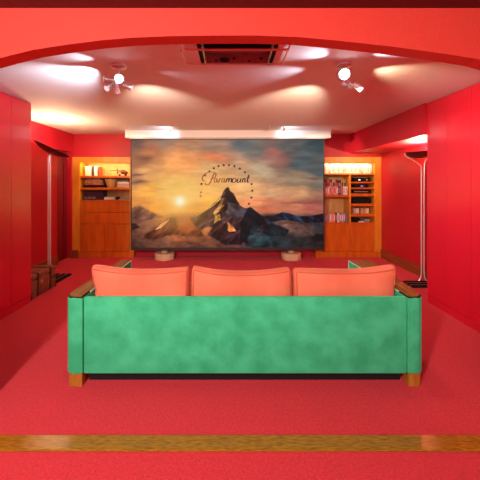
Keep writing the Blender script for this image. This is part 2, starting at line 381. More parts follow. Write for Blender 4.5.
boxthing('book', X(364.5, y), X(370, y), zcr+0.0005, Z(219.2, y), y, y+0.14, grey, 'grey book lying flat at the right end of the lowest compartment', 'book')
# left bookcase contents
y = BY+0.08; zt = SHL[0][0]+0.0005
boxthing('book', X(85, y), X(91, y), zt, Z(166.2, y), y, y+0.16, cream, 'wide cream book standing at the left end of the top shelf', 'book')
boxthing('book', X(91.7, y), X(93.9, y), zt, Z(166.3, y), y, y+0.16, darkb, 'dark brown book between the cream books on the top left shelf', 'book')
boxthing('book', X(94.2, y), X(97.2, y), zt, Z(166.6, y), y, y+0.16, white, 'white book right of the dark brown book, top left shelf', 'book')
boxthing('book', X(97.5, y), X(99.2, y), zt, Z(166.9, y), y, y+0.16, 'wood_skirting', 'thin brown book at the right end of the group, top left shelf', 'book')
# ornament with a long thin rod
ox = X(121.5, y); om = thing('model_aircraft', (ox, y+0.03, zt), 'small dark model with a long thin rod on the top left shelf', 'ornament')
b_ = MB(); b_.tube([(-0.09, 0, 0.055), (-0.05, 0, 0.065), (0.02, 0, 0.075), (0.08, 0, 0.07), (0.115, 0, 0.05)], [0.012, 0.03, 0.038, 0.036, 0.015], 14)
b_.build('body', 'shade', om, True, origin=(0, 0, 0))
MB().tube([(-0.24, 0, 0.105), (0.06, 0, 0.115)], 0.006, 8).build('rod', 'black', om, origin=(0, 0, 0))
MB().cyl((-0.09, 0, 0.03), (-0.09, 0, 0.15), 0.006).build('mast', 'black', om, origin=(0, 0, 0))
MB().box(-0.06, -0.01, -0.045, -0.03, 0.04, 0.07, 0.005).build('window', 'satin', om, origin=(0, 0, 0))
for sx in (-0.05, 0.07): MB().cyl((sx, -0.02, 0.018), (sx, 0.02, 0.018), 0.018).build('wheel', 'black', om, origin=(0, 0, 0))
# middle shelf
zt = SHL[1][0]+0.0005
boxthing('game_box', X(84.5, y), X(104.3, y), zt, Z(184.9, y), y-0.03, y+0.2, 'black', 'flat black box at the bottom of the pile on the middle left shelf', 'box')
pm = mat('patterned_box', (0.75, 0.25, 0.10), 0.5, col2=(0.16, 0.06, 0.05), scale=22, detail=6)
boxthing('game_box', X(85, y), X(102.5, y), Z(184.9, y)+0.0005, Z(180.2, y), y-0.02, y+0.18, pm, 'orange and brown patterned box in the middle of the pile, middle left shelf', 'box')
boxthing('book', X(86, y), X(100.5, y), Z(180.2, y)+0.001, Z(177.9+0.7, y), y-0.01, y+0.15, grey, 'grey book lying on the patterned box, middle left shelf', 'book')
bx = X(110, y); MBb = MB(); MBb.lathe([(0.0, 0.0), (0.085, 0.0), (0.135, 0.165), (0.128, 0.165), (0.08, 0.012), (0.0, 0.012)], (bx, y+0.09, zt), 28)
tag(MBb.build('bowl', 'basket', None, True), 'straw-coloured flared bowl on the middle left shelf', 'bowl')
boxthing('book', X(117, y), X(129.0, y), zt, Z(183.6, y), y, y+0.2, tan, 'thick tan book at the bottom of the pile beside the bowl', 'book')
boxthing('book', X(117, y), X(128.6, y), Z(183.6, y)+0.0005, Z(181.8, y), y, y+0.2, white, 'white book in the middle of the pile beside the bowl', 'book')
boxthing('book', X(118, y), X(128.3, y), Z(181.8, y)+0.001, Z(179.6, y), y+0.01, y+0.18, darkb, 'dark brown book on top of the pile beside the bowl', 'book')
# counter
zt = zcl+0.0005
gb = boxthing('storage_box', X(84.5, y), X(103.0, y), zt, Z(190.8, y), y-0.03, y+0.2, solid('black_plum_card', (0.035, 0.012, 0.03)), 'big black and plum box with pale lettering on the counter of the left bookcase', 'box')
lab = MB(); lw = X(96.5, y)-X(85.8, y)
for k in range(7):     # pale capital-like strokes, too small to read in the photograph
    cx = -0.165+k*0.031
    lab.box(cx, cx+0.005, -0.1165, -0.1155, 0.022, 0.058)
    lab.box(cx+0.006, cx+0.020, -0.1165, -0.1155, 0.022 if k % 2 else 0.052, 0.028 if k % 2 else 0.058)
    if k % 3 != 1: lab.box(cx+0.015, cx+0.020, -0.1165, -0.1155, 0.022, 0.058)
lo = lab.build('lettering', solid('pale_mauve_ink', (0.62, 0.42, 0.48)), gb, origin=(0, 0, 0))
boxthing('book', X(104.5, y), X(115, y), zt, Z(197.0, y), y-0.02, y+0.15, cream, 'cream book lying flat on the counter of the left bookcase', 'book')
boxthing('jewel_case', X(116, y), X(118, y), zt, Z(196.8, y), y, y+0.1, 'black', 'tiny black box between the flat books on the counter', 'box')
boxthing('book', X(118.6, y), X(129, y), zt, Z(198.4, y), y-0.02, y+0.15, grey, 'thin grey book lying flat at the screen end of the counter', 'book')

# ------------------------------------------------------------------ screen
SY = 5.50
def n_warp(px, py): return 0.4*np.sin(px/7.0)+0.3*np.sin(py/3.0)
def screen_pixels(nx, ny):
    px = np.linspace(131.6, 324.0, nx)[None, :].repeat(ny, 0); py = np.linspace(139.4, 247.4, ny)[:, None].repeat(nx, 1)
    rs = np.random.RandomState(3)
    def vnoise(fx, fy, seed):
        r = np.random.RandomState(seed); out = np.zeros((ny, nx)); amp = 1; tot = 0
        for o in range(4):
            gx = int(fx*2**o)+2; gy = int(fy*2**o)+2; g = r.rand(gy+1, gx+1)
            u = (px-131.6)/192.4*(gx-1); v = (py-139.4)/108*(gy-1)
            i = np.floor(u).astype(int); j = np.floor(v).astype(int); a = u-i; b = v-j; a = a*a*(3-2*a); b = b*b*(3-2*b)
            out += amp*(g[j, i]*(1-a)*(1-b)+g[j, i+1]*a*(1-b)+g[j+1, i]*(1-a)*b+g[j+1, i+1]*a*b); tot += amp; amp *= 0.55
        return out/tot
    def vn(U, V, seed, octs=4):
        r = np.random.RandomState(seed); g = r.rand(128, 128); out = np.zeros_like(px); amp = 1; tot = 0
        for o in range(octs):
            u = U*2**o+37*o; v = V*2**o+11*o; i = np.floor(u).astype(int); j = np.floor(v).astype(int); a = u-i; b = v-j; a = a*a*(3-2*a); b = b*b*(3-2*b)
            G = lambda p, q: g[q % 128, p % 128]
            out += amp*(G(i, j)*(1-a)*(1-b)+G(i+1, j)*a*(1-b)+G(i, j+1)*(1-a)*b+G(i+1, j+1)*a*b); tot += amp; amp *= 0.6
        return out/tot
    stL = vn((px+py*1.15)/5.0, (py-px*0.8)/13.0, 21); stR = vn((px-py*0.9)/4.5, (py+px*0.9)/13.0, 22)
    cl = vn(px/11.0, py/4.2, 23, 5); cl2 = vn(px/5.0+n_warp(px, py), py/3.0, 24, 4)
    sky = [(133,142,105,85,85),(150,150,175,115,90),(165,142,145,122,112),(150,170,200,150,110),(175,160,228,160,110),(135,180,165,125,105),(150,190,225,165,90),
           (175,190,250,215,130),(180,200,255,246,200),(190,145,170,130,110),(185,160,220,150,105),(210,145,150,125,115),(215,155,205,130,100),(225,150,165,130,115),
           (205,170,200,165,125),(215,185,225,180,120),(240,145,108,113,115),(255,150,120,115,110),(270,152,160,115,110),(240,165,190,150,120),(260,170,180,160,135),
           (250,190,225,175,125),(270,195,205,160,125),(290,145,98,98,98),(315,145,45,75,85),(285,162,150,110,100),(300,165,85,100,105),(320,170,85,95,100),
           (300,180,150,130,110),(320,185,125,120,110),(300,192,190,145,110),(322,194,165,120,100),(290,205,190,125,100),(315,207,165,100,90),(140,202,215,145,90),
           (160,205,235,150,70),(190,208,240,150,70),(205,200,240,180,100),(250,203,225,150,110),(265,207,200,120,95),(136,160,150,105,85),(180,150,200,140,105)]
    low = [(135,215,105,75,80),(150,222,120,85,80),(140,245,92,66,62),(165,240,118,82,78),(180,222,170,85,60),(180,236,140,80,68),(190,245,110,75,78),(215,248,120,80,75),
           (235,248,115,80,75),(250,235,50,70,80),(258,240,42,72,78),(280,245,55,70,75),(300,228,115,88,82),(300,245,60,65,65),(320,225,75,75,80),(320,245,60,55,55),
           (290,222,135,98,88),(160,216,175,110,75),(270,230,50,66,74),(200,238,130,80,66)]
    def idw(S, wx, wy):
        acc = np.zeros((ny, nx, 3)); ws = np.zeros((ny, nx))
        X_ = px+(wx-0.5)*16; Y_ = py+(wy-0.5)*9
        for (a, b, r, g, bl) in S:
            wgt = 1/(((X_-a)**2*0.55+(Y_-b)**2*1.6)+14)**1.7
            acc += wgt[..., None]*np.array([r, g, bl]); ws += wgt
        return acc/ws[..., None]
    n1 = vnoise(5, 9, 1); n2 = vnoise(6, 12, 2); n3 = vnoise(10, 14, 5); n4 = vnoise(22, 20, 8)
    S = idw(sky, n1, n2)*(0.82+0.34*vn(px/16.0, py/4.5, 31, 4))[..., None]
    # dark drifting cloud bars
    def bar(S, cx, cy, rx, ry, col, k):
        e = np.exp(-(((px-cx)/rx)**2+((py-cy+(n3-0.5)*5)/ry)**2))
        return S*(1-k*e[..., None])+np.array(col)*k*e[..., None]
    for a in ((137,173.5,7,1.3,(105,70,80),.9),(139,182,9,1.8,(95,65,75),.9),(146,158,7,1.8,(120,75,70),.8),(316,178,10,1,(110,80,80),.7),(300,201.5,20,1.2,(130,85,80),.7),
              (285,160,9,2.5,(165,105,95),.6),(276,152,8,3,(185,110,100),.6),(210,156,16,3,(222,128,92),.5),(250,146,14,4,(98,108,112),.6),(305,158,16,3,(55,80,90),.6)): S = bar(S, *a)
    L_ = idw(low, n3, n2)*(0.28+1.25*(0.55*cl+0.45*cl2))[..., None]
    hz = 213.5+(n3-0.5)*3+np.where(px > 255, (px-255)*0.02, 0)
    t = 1/(1+np.exp(-(py-hz)/0.9)); I = S*(1-t[..., None])+L_*t[..., None]
    def poly(I, pts, col, jag=1.2, k=1.0, tex=0.25, soft=0.0, st=None):
        Xj = px+(n4-0.5)*2*jag; Yj = py+(n3-0.5)*2*jag; ins = np.zeros((ny, nx), bool); n = len(pts)
        for i in range(n):
            x0, y0 = pts[i]; x1, y1 = pts[(i+1) % n]
            c = ((y0 > Yj) != (y1 > Yj)) & (Xj < (x1-x0)*(Yj-y0)/((y1-y0) if y1 != y0 else 1e-9)+x0); ins ^= c
        m = ins.astype(float)
        if soft:
            for _ in range(int(soft)):
                m = (m+np.roll(m, 1, 0)+np.roll(m, -1, 0)+np.roll(m, 1, 1)+np.roll(m, -1, 1))/5
        m = (m*k)[..., None]
        return I*(1-m)+np.array(col)*np.clip(1+tex*3.4*((n4 if st is None else st)-0.5), 0.15, 3)[..., None]*m
    I = poly(I, [(125,211),(134,207),(139,205.5),(145,208),(152,212),(163,217),(150,219),(125,219)], (92,66,76), 1.2, .85, .5, 2, stL)
    I = poly(I, [(125,222),(136,223),(140,227),(134,230),(125,229)], (40,30,34), 1)
    I = poly(I, [(262,216),(274,215),(283,211.5),(290,213),(297,216),(310,216),(330,212),(330,221),(312,223),(300,222),(285,220),(270,222)], (36,52,68), 0.9, 1, .7, 0, stR)
    I = poly(I, [(141,238),(158,226),(170,219),(183,215),(200,215),(202,236),(188,236),(172,235),(158,239)], (74,42,40), 2.4, .9, .6, 4, stL)
    I = poly(I, [(155,230),(162,223),(170,219),(168,221.5),(161,228)], (220,165,125), 0.5, .8)
    I = poly(I, [(176,213),(196,213),(200,225),(190,233),(178,230)], (185,85,55), 2, .55, .1, 12)
    I = poly(I, [(190,218),(196,214.5),(207,209),(217,201),(222,195),(225.5,188.5),(228,186),(230,190),(234,193),(236.5,199),(240,205),(246,208.5),(250,207.5),(257,212),(263,217),(270,228),
                 (264,238),(252,247),(238,244),(226,245),(213,238),(204,232),(196,228)], (62, 46, 56), 0.9, 1, .75, 0, stL)
    I = poly(I, [(192,217.5),(206,210),(216,202.5),(222,196.5),(221,199),(213,206),(200,214)], (245,200,140), 0.4, .9)
    I = poly(I, [(222,200),(227,196),(225,204),(219,212),(214,218),(213,213)], (225,165,110), 2.2, .8, .6, 0, stL)
    I = poly(I, [(215,216),(220,214),(221,220),(214,223)], (235,185,105), 1.6, .8, .5, 0, stL)
    I = poly(I, [(200,231),(210,226),(214,228),(206,236)], (170,105,72), 1.5, .8, .3, 2)
    I = poly(I, [(228,222),(231,224),(236,231),(231,232),(228,230)], (225,145,82), 1.6, .85, .5, 0, stR)
    I = poly(I, [(226,187),(229,189),(233,194),(236,200),(232,204),(226,203),(222,206),(225,196)], (36,26,34), 1.0, .9, .6, 0, stR)
    I = poly(I, [(214,224),(221,221),(227,226),(229,234),(225,241),(214,238),(211,231)], (44,30,36), 2.2, .75, .7, 0, stL)
    I = poly(I, [(229,204),(237,204),(244,208),(247,211),(241,219),(232,218),(227,212)], (74,76,90), 2.5, .7, .7, 1, stR)
    I = poly(I, [(247,209),(251,207),(257,212),(264,218),(266,224),(256,227),(249,234),(248,243),(240,240),(240,224)], (20,28,38), 1.6, .9, .7, 1, stR)
    I = poly(I, [(270,223),(279,226),(290,230),(286,236),(268,236),(262,232)], (26,38,44), 1.6, .85, .7, 2, stR)
    I = poly(I, [(311,237),(320,234),(330,233),(330,239),(316,240)], (36,34,38), .8, .9)
    I = poly(I, [(249,234),(252,225),(258,225),(262,232),(270,237),(274,250),(247,250)], (50,78,84), 2, .75, .6, 5)
    # sun and glow
    r = np.sqrt(((px-180)/1.0)**2+((py-201)*1.05)**2)
    g = np.exp(-(r/5.5)**2)[..., None]; sun = g
    g = (np.exp(-(r/19)**1.4)*0.85)[..., None]; I = I+(np.array([255, 215, 105])-I)*g
    g = (np.exp(-(r/40)**1.6)*0.45)[..., None]; I = I+(np.array([255, 175, 80])-I)*g
    I = I*(1-sun)+np.array([255, 252, 225])*sun
    I = np.clip(I, 4, 255)/255; I = np.clip(I+(I-0.52)*0.26*np.clip(1-2*np.exp(-(r/22)**2)[..., None], 0, 1)-0.02, 0.01, 1)
    return np.where(I <= 0.04045, I/12.92, ((I+0.055)/1.055)**2.4)
tv = thing('projection_screen', (X(227.7, SY), SY+0.03, 0.17), 'huge widescreen display showing a snowy peak at sunset, standing on two round blocks', 'screen')
tvl = Vector(tv.location)
x0, x1, zb, zt_ = X(130.6, SY), X(324.6, SY), Z(250.4, SY), Z(138.6, SY)
def tpart(nm, mb, m, sm=False):
    o = mb.build(nm, m, None, sm, origin=(0, 0, 0)); o.parent = tv; o.location = -tvl; return o
bz = MB().box(x0, x1, SY, SY+0.06, zb, Z(247.6, SY)).box(x0, x1, SY, SY+0.06, Z(139.5, SY), zt_).box(x0, x0+0.022, SY, SY+0.06, Z(247.6, SY), Z(139.5, SY)).box(x1-0.022, x1, SY, SY+0.06, Z(247.6, SY), Z(139.5, SY))
tpart('bezel', bz, 'bezel')
tpart('back_cover', MB().box(x0+0.01, x1-0.01, SY+0.06, SY+0.085, zb+0.01, zt_-0.01), 'black')
nx, ny = 420, 236
pix = screen_pixels(nx, ny)
sx0, sx1, sz0, sz1 = X(131.6, SY), X(323.6, SY), Z(247.6, SY), Z(139.5, SY)
gx = np.linspace(sx0, sx1, nx); gz = np.linspace(sz1, sz0, ny)
vx, vz = np.meshgrid(gx, gz); co = np.stack([vx.ravel(), np.full(nx*ny, SY+0.006), vz.ravel()], 1)
idx = np.arange(nx*ny).reshape(ny, nx)
fc = np.stack([idx[1:, :-1].ravel(), idx[1:, 1:].ravel(), idx[:-1, 1:].ravel(), idx[:-1, :-1].ravel()], 1)
me = bpy.data.meshes.new('picture'); me.from_pydata(co.tolist(), [], fc.tolist()); me.update()
at = me.color_attributes.new('pic', 'FLOAT_COLOR', 'POINT')
at.data.foreach_set('color', np.concatenate([pix.reshape(-1, 3), np.ones((nx*ny, 1))], 1).astype(np.float32).ravel())
sm_ = bpy.data.materials.new('glowing_picture'); sm_.use_nodes = True; nt = sm_.node_tree
b = nt.nodes['Principled BSDF']; a = nt.nodes.new('ShaderNodeAttribute'); a.attribute_name = 'pic'
b.inputs['Base Color'].default_value = (0.01, 0.01, 0.01, 1); b.inputs['Roughness'].default_value = 0.6; b.inputs['Specular IOR Level'].default_value = 0.15
nt.links.new(a.outputs['Color'], b.inputs['Emission Color']); b.inputs['Emission Strength'].default_value = 0.96
me.materials.append(sm_)
po = bpy.data.objects.new('picture', me); C.objects.link(po); po.parent = tv; po.location = -tvl
# star arc and handwritten wordmark shown on the picture
def emis(name, col): return mat(name, (0.01, 0.01, 0.01), 0.8, emit=col, estr=0.95, spec=0.0)
ink_d = emis('dark_plum_glow', srgb(62, 42, 52)); ink_r = emis('brick_red_glow', srgb(176, 92, 70)); ink_s = emis('dark_star_glow', srgb(72, 52, 52)); ink_f = emis('faded_star_glow', srgb(190, 125, 85))
stars = [(201, 192.4, 1, 0), (200.6, 196, 1, 0), (201.4, 184, 0, 1), (205, 175.2, 1, 1), (209.4, 171.4, 1, 1), (213.8, 168.2, 1, 1), (218.5, 166.1, 1, 1), (223.7, 165.2, 1, 1), (229, 165.1, 1, 1), (234.4, 166.2, 1, 1), (239.8, 168.6, 1, 1), (244.9, 172.3, 1, 1),
         (251.6, 184.1, 1, 1), (252.3, 190.8, 1, 1), (251.4, 197.6, 1, 1), (248.9, 203.8, 1, 1)]
for (sx, sy, ok, dk) in stars:
    st = MB(); cx, cz = X(sx, SY), Z(sy, SY); vs = []
    for k in range(10):
        rr = 0.031 if k % 2 == 0 else 0.015
        vs.append(st.bm.verts.new((cx+rr*math.sin(k*PI/5), SY+0.003, cz+rr*math.cos(k*PI/5))))
    st.bm.faces.new(vs); tpart('star', st, ink_s if dk else ink_f)
def ribbon(mb, pts, w0):
    # smooth pen stroke with varying width, lying on the picture
    P = [Vector((X(a, SY), 0, Z(b_, SY))) for a, b_ in pts]; Q = []
    for i in range(len(P)-1):
        p0 = P[max(i-1, 0)]; p1 = P[i]; p2 = P[i+1]; p3 = P[min(i+2, len(P)-1)]
        for k in range(5):
            t = k/5; Q.append(0.5*((2*p1)+(p2-p0)*t+(2*p0-5*p1+4*p2-p3)*t*t+(3*p1-p0-3*p2+p3)*t**3))
    Q.append(P[-1]); L0 = R0 = None
    for i, q in enumerate(Q):
        t = (Q[min(i+1, len(Q)-1)]-Q[max(i-1, 0)]).normalized(); n = Vector((-t.z, 0, t.x))
        wv = w0*(0.55+0.75*abs(t.z)); q = q+Vector((0, SY+0.002, 0))
        a = mb.bm.verts.new(q+n*wv/2); c = mb.bm.verts.new(q-n*wv/2)
        if L0: mb.bm.faces.new((L0, R0, c, a))
        L0, R0 = a, c
W0 = 0.019
k1 = MB(); k2 = MB()
# P: stem, then sweeping bowl with a long swash
ribbon(k1, [(214.2, 173.2), (212.6, 177), (210.8, 181.4), (208.6, 184.4), (206.0, 184.6), (205.4, 183.2)], W0)
ribbon(k1, [(205.6, 181.0), (203.2, 180.6), (202.2, 178.4), (204.0, 174.8), (208.2, 172.4), (213, 172.0), (215.8, 173.6), (215.4, 176.6), (212.6, 178.8), (210.4, 178.6)], W0)
def a_(mb, x, yb=182.4):
    ribbon(mb, [(x+3.2, yb-3.6), (x+1.6, yb-4.0), (x+0.2, yb-1.8), (x+0.6, yb-0.2), (x+2.0, yb-0.6), (x+3.2, yb-3.4)], W0*0.9)
    ribbon(mb, [(x+3.4, yb-3.9), (x+2.8, yb-1.0), (x+3.6, yb-0.1), (x+4.6, yb-1.4)], W0*0.9)
def hump(mb, x, n, yb=182.4):
    ribbon(mb, [(x+0.9, yb-3.9), (x, yb)], W0*0.9)
    for k in range(n):
        e = [(x+2.6*k+0.2, yb-1.8), (x+2.6*k+1.8, yb-4.0), (x+2.6*k+2.9, yb-3.4), (x+2.6*k+2.4, yb)]
        if k == n-1: e = e[:-1]+[(x+2.6*k+2.5, yb-0.4), (x+2.6*k+3.6, yb-0.6)]
        ribbon(mb, e, W0*0.9)
a_(k1, 214.0)
ribbon(k1, [(219.6, 178.8), (218.8, 182.4)], W0); ribbon(k1, [(219.0, 180.8), (220.2, 178.8), (221.4, 178.8)], W0)
a_(k1, 221.4)
hump(k2, 226.0, 2)
ribbon(k2, [(235.2, 178.5), (233.0, 179.0), (232.4, 181.6), (233.8, 182.5), (235.8, 181.4), (236.0, 179.2), (234.6, 178.5)], W0*0.9)
ribbon(k2, [(238.2, 178.5), (237.2, 181.6), (238.2, 182.5), (240.2, 181.0), (240.9, 178.5)], W0*0.9); ribbon(k2, [(240.9, 178.5), (240.3, 181.6), (241.4, 182.3)], W0*0.9)
hump(k2, 242.2, 1)
ribbon(k2, [(248.9, 174.8), (247.4, 180.4), (247.4, 182.2), (249.6, 181.8)], W0); ribbon(k2, [(246.2, 177.9), (250.0, 177.6)], W0)
tpart('wordmark', k1, ink_r)['label'] = 'brick red handwritten letters on the picture'
tpart('wordmark', k2, ink_d)['label'] = 'dark handwritten letters on the picture'
# round blocks under it
for i, (pc, wd) in enumerate(((162.8, 'left'), (293, 'right'))):
    bx = X(pc, SY)
    o = MB().lathe([(0, 0), (0.175, 0), (0.187, 0.012), (0.187, 0.118), (0.176, 0.128), (0.06, 0.13), (0.06, 0.199), (0, 0.199)], (bx, SY+0.16, 0), 36).build('stand_block', 'pale_wood', None, True)
    tag(o, 'pale round wooden block under the %s part of the big screen' % wd, 'stand', 'round blocks under the screen')

# white roller casing above it
cs = thing('screen_casing', (X(228, 5.46), 5.46, CZ-0.135), 'long white screen housing under the ceiling above the big display', 'screen casing')
h = (X(330.3, 5.42)-X(126, 5.42))/2
MB().box(-h, h, -0.06, 0.06, 0.0, 0.133, 0.006).build('housing', 'white', cs, origin=(0, 0, 0))
for sx in (-1, 1): MB().box(sx*h-0.006, sx*h+0.006, -0.063, 0.063, -0.003, 0.134, 0.002).build('end_cap', 'white', cs, origin=(0, 0, 0))
MB().box(-h+0.05, h-0.05, -0.02, 0.02, -0.012, 0.0, 0.003).build('bottom_bar', 'white', cs, origin=(0, 0, 0))
# small clip spots in front of the casing
for i, (pc, lab_, aim) in enumerate(((171, 'small spotlight on the ceiling above the left of the screen', -1), (283.5, 'small spotlight on the ceiling above the right of the screen', 1), (269.5, 'tiny tilted spotlight on the ceiling left of the right-hand one', 0))):
    d = 5.0; bx = X(pc, d); r = thing('ceiling_spotlight', (bx, d, CZ), lab_, 'spotlight', 'small spotlights in front of the screen casing')
    MB().cyl((0, 0, -0.012), (0, 0, 0), 0.045 if aim else 0.02).build('canopy', 'satin', r, True, origin=(0, 0, 0))
    MB().cyl((0, 0, -0.05), (0, 0, -0.012), 0.005).build('stem', 'satin', r, True, origin=(0, 0, 0))
    MB().cyl((-0.01-aim*0.0, 0.0, -0.10 if aim else -0.08), (0.012+aim*0.01, 0.0, -0.045), 0.013, 0.018).build('lamp_head', 'satin', r, True, origin=(0, 0, 0))
    if aim:
        spot('spotlight_beam', (bx, d+0.03, CZ-0.13), (bx+aim*0.35, 5.42, CZ-0.10), 10, (0.80, 0.93, 1.0), 130, 1.0, 0.02)
        spot('spotlight_beam', (bx+aim*0.05, d-0.02, CZ-0.13), (aim*2.45, 5.8, 1.80), 90 if aim > 0 else 70, (1, 0.82, 0.55), 48, 1.0, 0.03)

# ------------------------------------------------------------------ torchiere floor lamps
def torchiere(x, y, shade_c, shade_r, normal, label, watts, base_off, base_turn, tilted):
    root = thing('floor_lamp', (x, y, 0), label, 'floor lamp', 'pair of uplighter floor lamps')
    def basep(nm, mb, m):
        o = mb.build(nm, m, root, True, origin=(0, 0, 0)); o.location = (base_off[0], base_off[1], 0); o.rotation_euler = (0, 0, base_turn); return o
    for k in (-1, 0, 1):
        basep('base_bar', MB().box(k*0.088-0.031, k*0.088+0.031, -0.25, 0.25, 0.0, 0.028, 0.010, 3), 'black')
    for k in (-1, 1):
        basep('base_strip', MB().box(k*0.044-0.0125, k*0.044+0.0125, -0.24, 0.24, 0.004, 0.022, 0.005), 'satin')
    sc = Vector(shade_c); r = shade_r
    q = Vector(normal).to_track_quat('Z', 'Y')
    for s in (-1, 1):
        if tilted:
            pts = [(s*0.040, 0, 0.024), (s*0.018, 0, 0.12), (s*0.0125, 0, 0.25), (s*0.0125, 0, 1.0), (s*0.0125, 0, sc.z-0.25), (s*0.0125, 0, sc.z-0.13)]
        else:
            pts = [(s*0.060, 0, 0.024), (s*0.028, 0, 0.075), (s*0.019, 0, 0.16), (s*0.019, 0, 1.0), (s*0.020, 0, sc.z-0.26), (s*0.024, 0, sc.z-0.20),
                   (s*0.055+sc.x*0.5, 0, sc.z-0.145), (s*r*0.55+sc.x, 0, sc.z-0.095), (s*r*0.82+sc.x, 0, sc.z-0.070), (s*r*0.985+sc.x, 0, sc.z-0.040), (s*r*0.985+sc.x, 0, sc.z-0.008)]
        MB().tube(pts, 0.0135 if tilted else 0.0085, 12).build('pole', 'lamp_pole', root, True, origin=(0, 0, 0))
    if tilted:
        MB().tube([(0, 0, sc.z-0.20), (0, 0, sc.z-0.13), (sc.x*0.5, 0, sc.z-0.07)], [0.030, 0.026, 0.014], 14).build('pole_head', 'lamp_pole', root, True, origin=(0, 0, 0))
    dp = 0.085
    prof = [(0.0, -dp), (r*0.35, -dp*0.90), (r*0.7, -dp*0.56), (r*0.92, -dp*0.16), (r, 0.004), (r*0.985, 0.008)]
    sh = MB().lathe(prof, (0, 0, 0), 48).build('lamp_shade', 'shade', root, True, origin=(0, 0, 0))
    sh.location = sc; sh.rotation_mode = 'QUATERNION'; sh.rotation_quaternion = q
    MB().lathe([(0.0, -dp+0.009), (r*0.35, -dp*0.90+0.009), (r*0.7, -dp*0.56+0.009), (r*0.92, -dp*0.16+0.007), (r*0.985, 0.008)], (0, 0, 0), 48).build('reflector', 'shade_in', sh, True, origin=(0, 0, 0))
    MB().lathe([(0.0, -0.045), (0.018, -0.04), (0.022, -0.025), (0.018, -0.01), (0.0, -0.006)], (0, 0, 0), 16).build('bulb', 'bulb_warm', sh, True, origin=(0, 0, 0))
    point('floor_lamp_light', (sc.x+0.035*normal[0], 0.035*normal[1], sc.z+0.03), watts, WARM, 0.03, root)
    return root
torchiere(-2.69, 4.42, (0.045, 0, 1.955), 0.262, (0.40, 0.165, 0.88), 'floor lamp with a steeply tilted dark dish shade, behind the suitcase', 34, (0.085, 0), 0, True)
torchiere(2.79, 4.30, (-0.055, 0, 1.885), 0.205, (-0.03, 0.0, 1), 'floor lamp with a level dish shade on twin rods, partly behind the right cupboard', 50, (-0.03, -0.10), PI/2, False)

# ------------------------------------------------------------------ suitcase
sc_ = thing('suitcase', (-2.70, 3.90, 0), 'brown leather suitcase with dark straps on the carpet beside the left cupboard', 'suitcase')
MB().box(-0.26, 0.26, -0.26, 0.26, 0.0, 0.225, 0.018, 3).build('body', 'leather', sc_, True, origin=(0, 0, 0))
MB().box(-0.265, 0.265, -0.265, 0.265, 0.228, 0.30, 0.02, 3).build('lid', 'leather', sc_, True, origin=(0, 0, 0))
for yy in (-0.13, 0.13):
    MB().box(-0.268, 0.271, yy-0.016, yy+0.016, 0.22, 0.304, 0.006).box(0.2605, 0.2655, yy-0.016, yy+0.016, 0.01, 0.23, 0.002).build('strap', 'leather_dark', sc_, True, origin=(0, 0, 0))
MB().box(0.26, 0.268, -0.07, -0.04, 0.155, 0.19, 0.002).build('clasp', 'brass', sc_, origin=(0, 0, 0))
MB().tube([(0.262, 0.16, 0.16), (0.29, 0.17, 0.165), (0.29, 0.21, 0.165), (0.262, 0.22, 0.16)], 0.007, 8).build('handle', 'leather_dark', sc_, True, origin=(0, 0, 0))
for yy in (-0.2635, 0.2445): MB().box(0.245, 0.268, yy, yy+0.019, 0.0, 0.05, 0.004).build('corner_guard', 'leather_dark', sc_, origin=(0, 0, 0))

# ------------------------------------------------------------------ sofa
SX0, SX1, SYB, SYF = -1.168, 1.378, 2.092, 3.09
sf = thing('sofa', (0.1, 2.6, 0), 'wide green velvet three-seat sofa with wooden armrest tops, seen from behind', 'sofa')
so = Vector(sf.location)
def spart(nm, mb, m, sm=True, parent=None):
    o = mb.build(nm, m, None, sm, origin=(0, 0, 0)); o.parent = parent or sf; o.location = -so if parent is None else (0, 0, 0); return o
def arm_outline(xo, xi, xof, xif, s, inset=0.0, r=0.062):
    """plan outline of an arm: rounded outer corner at the back; s=-1 left, +1 right"""
    a = inset; pts = []
    n = 8
    yb = SYB+a; xoo = xo-s*a; xii = xi+s*a
    cx = xoo-s*r; cy = yb+r
    pts.append((xii, yb))
    for k in range(n+1):
        th = -PI/2+(PI/2)*k/n
        pts.append((cx+s*r*math.cos(th), cy+r*math.sin(th)))
    xf = xof-s*a; yf = SYF-a; rf = 0.03
    pts.append((xf, yf-rf)); pts.append((xf-s*rf*0.3, yf-rf*0.3)); pts.append((xf-s*rf, yf))
    pts.append((xif+s*a, yf))
    return pts if s > 0 else pts[::-1]
ARMS = [(-1, SX0, SX0+0.128, -1.145, -1.03), (1, SX1, SX1-0.122, 1.47, 1.235)]
ZB, ZT = 0.090, 0.628
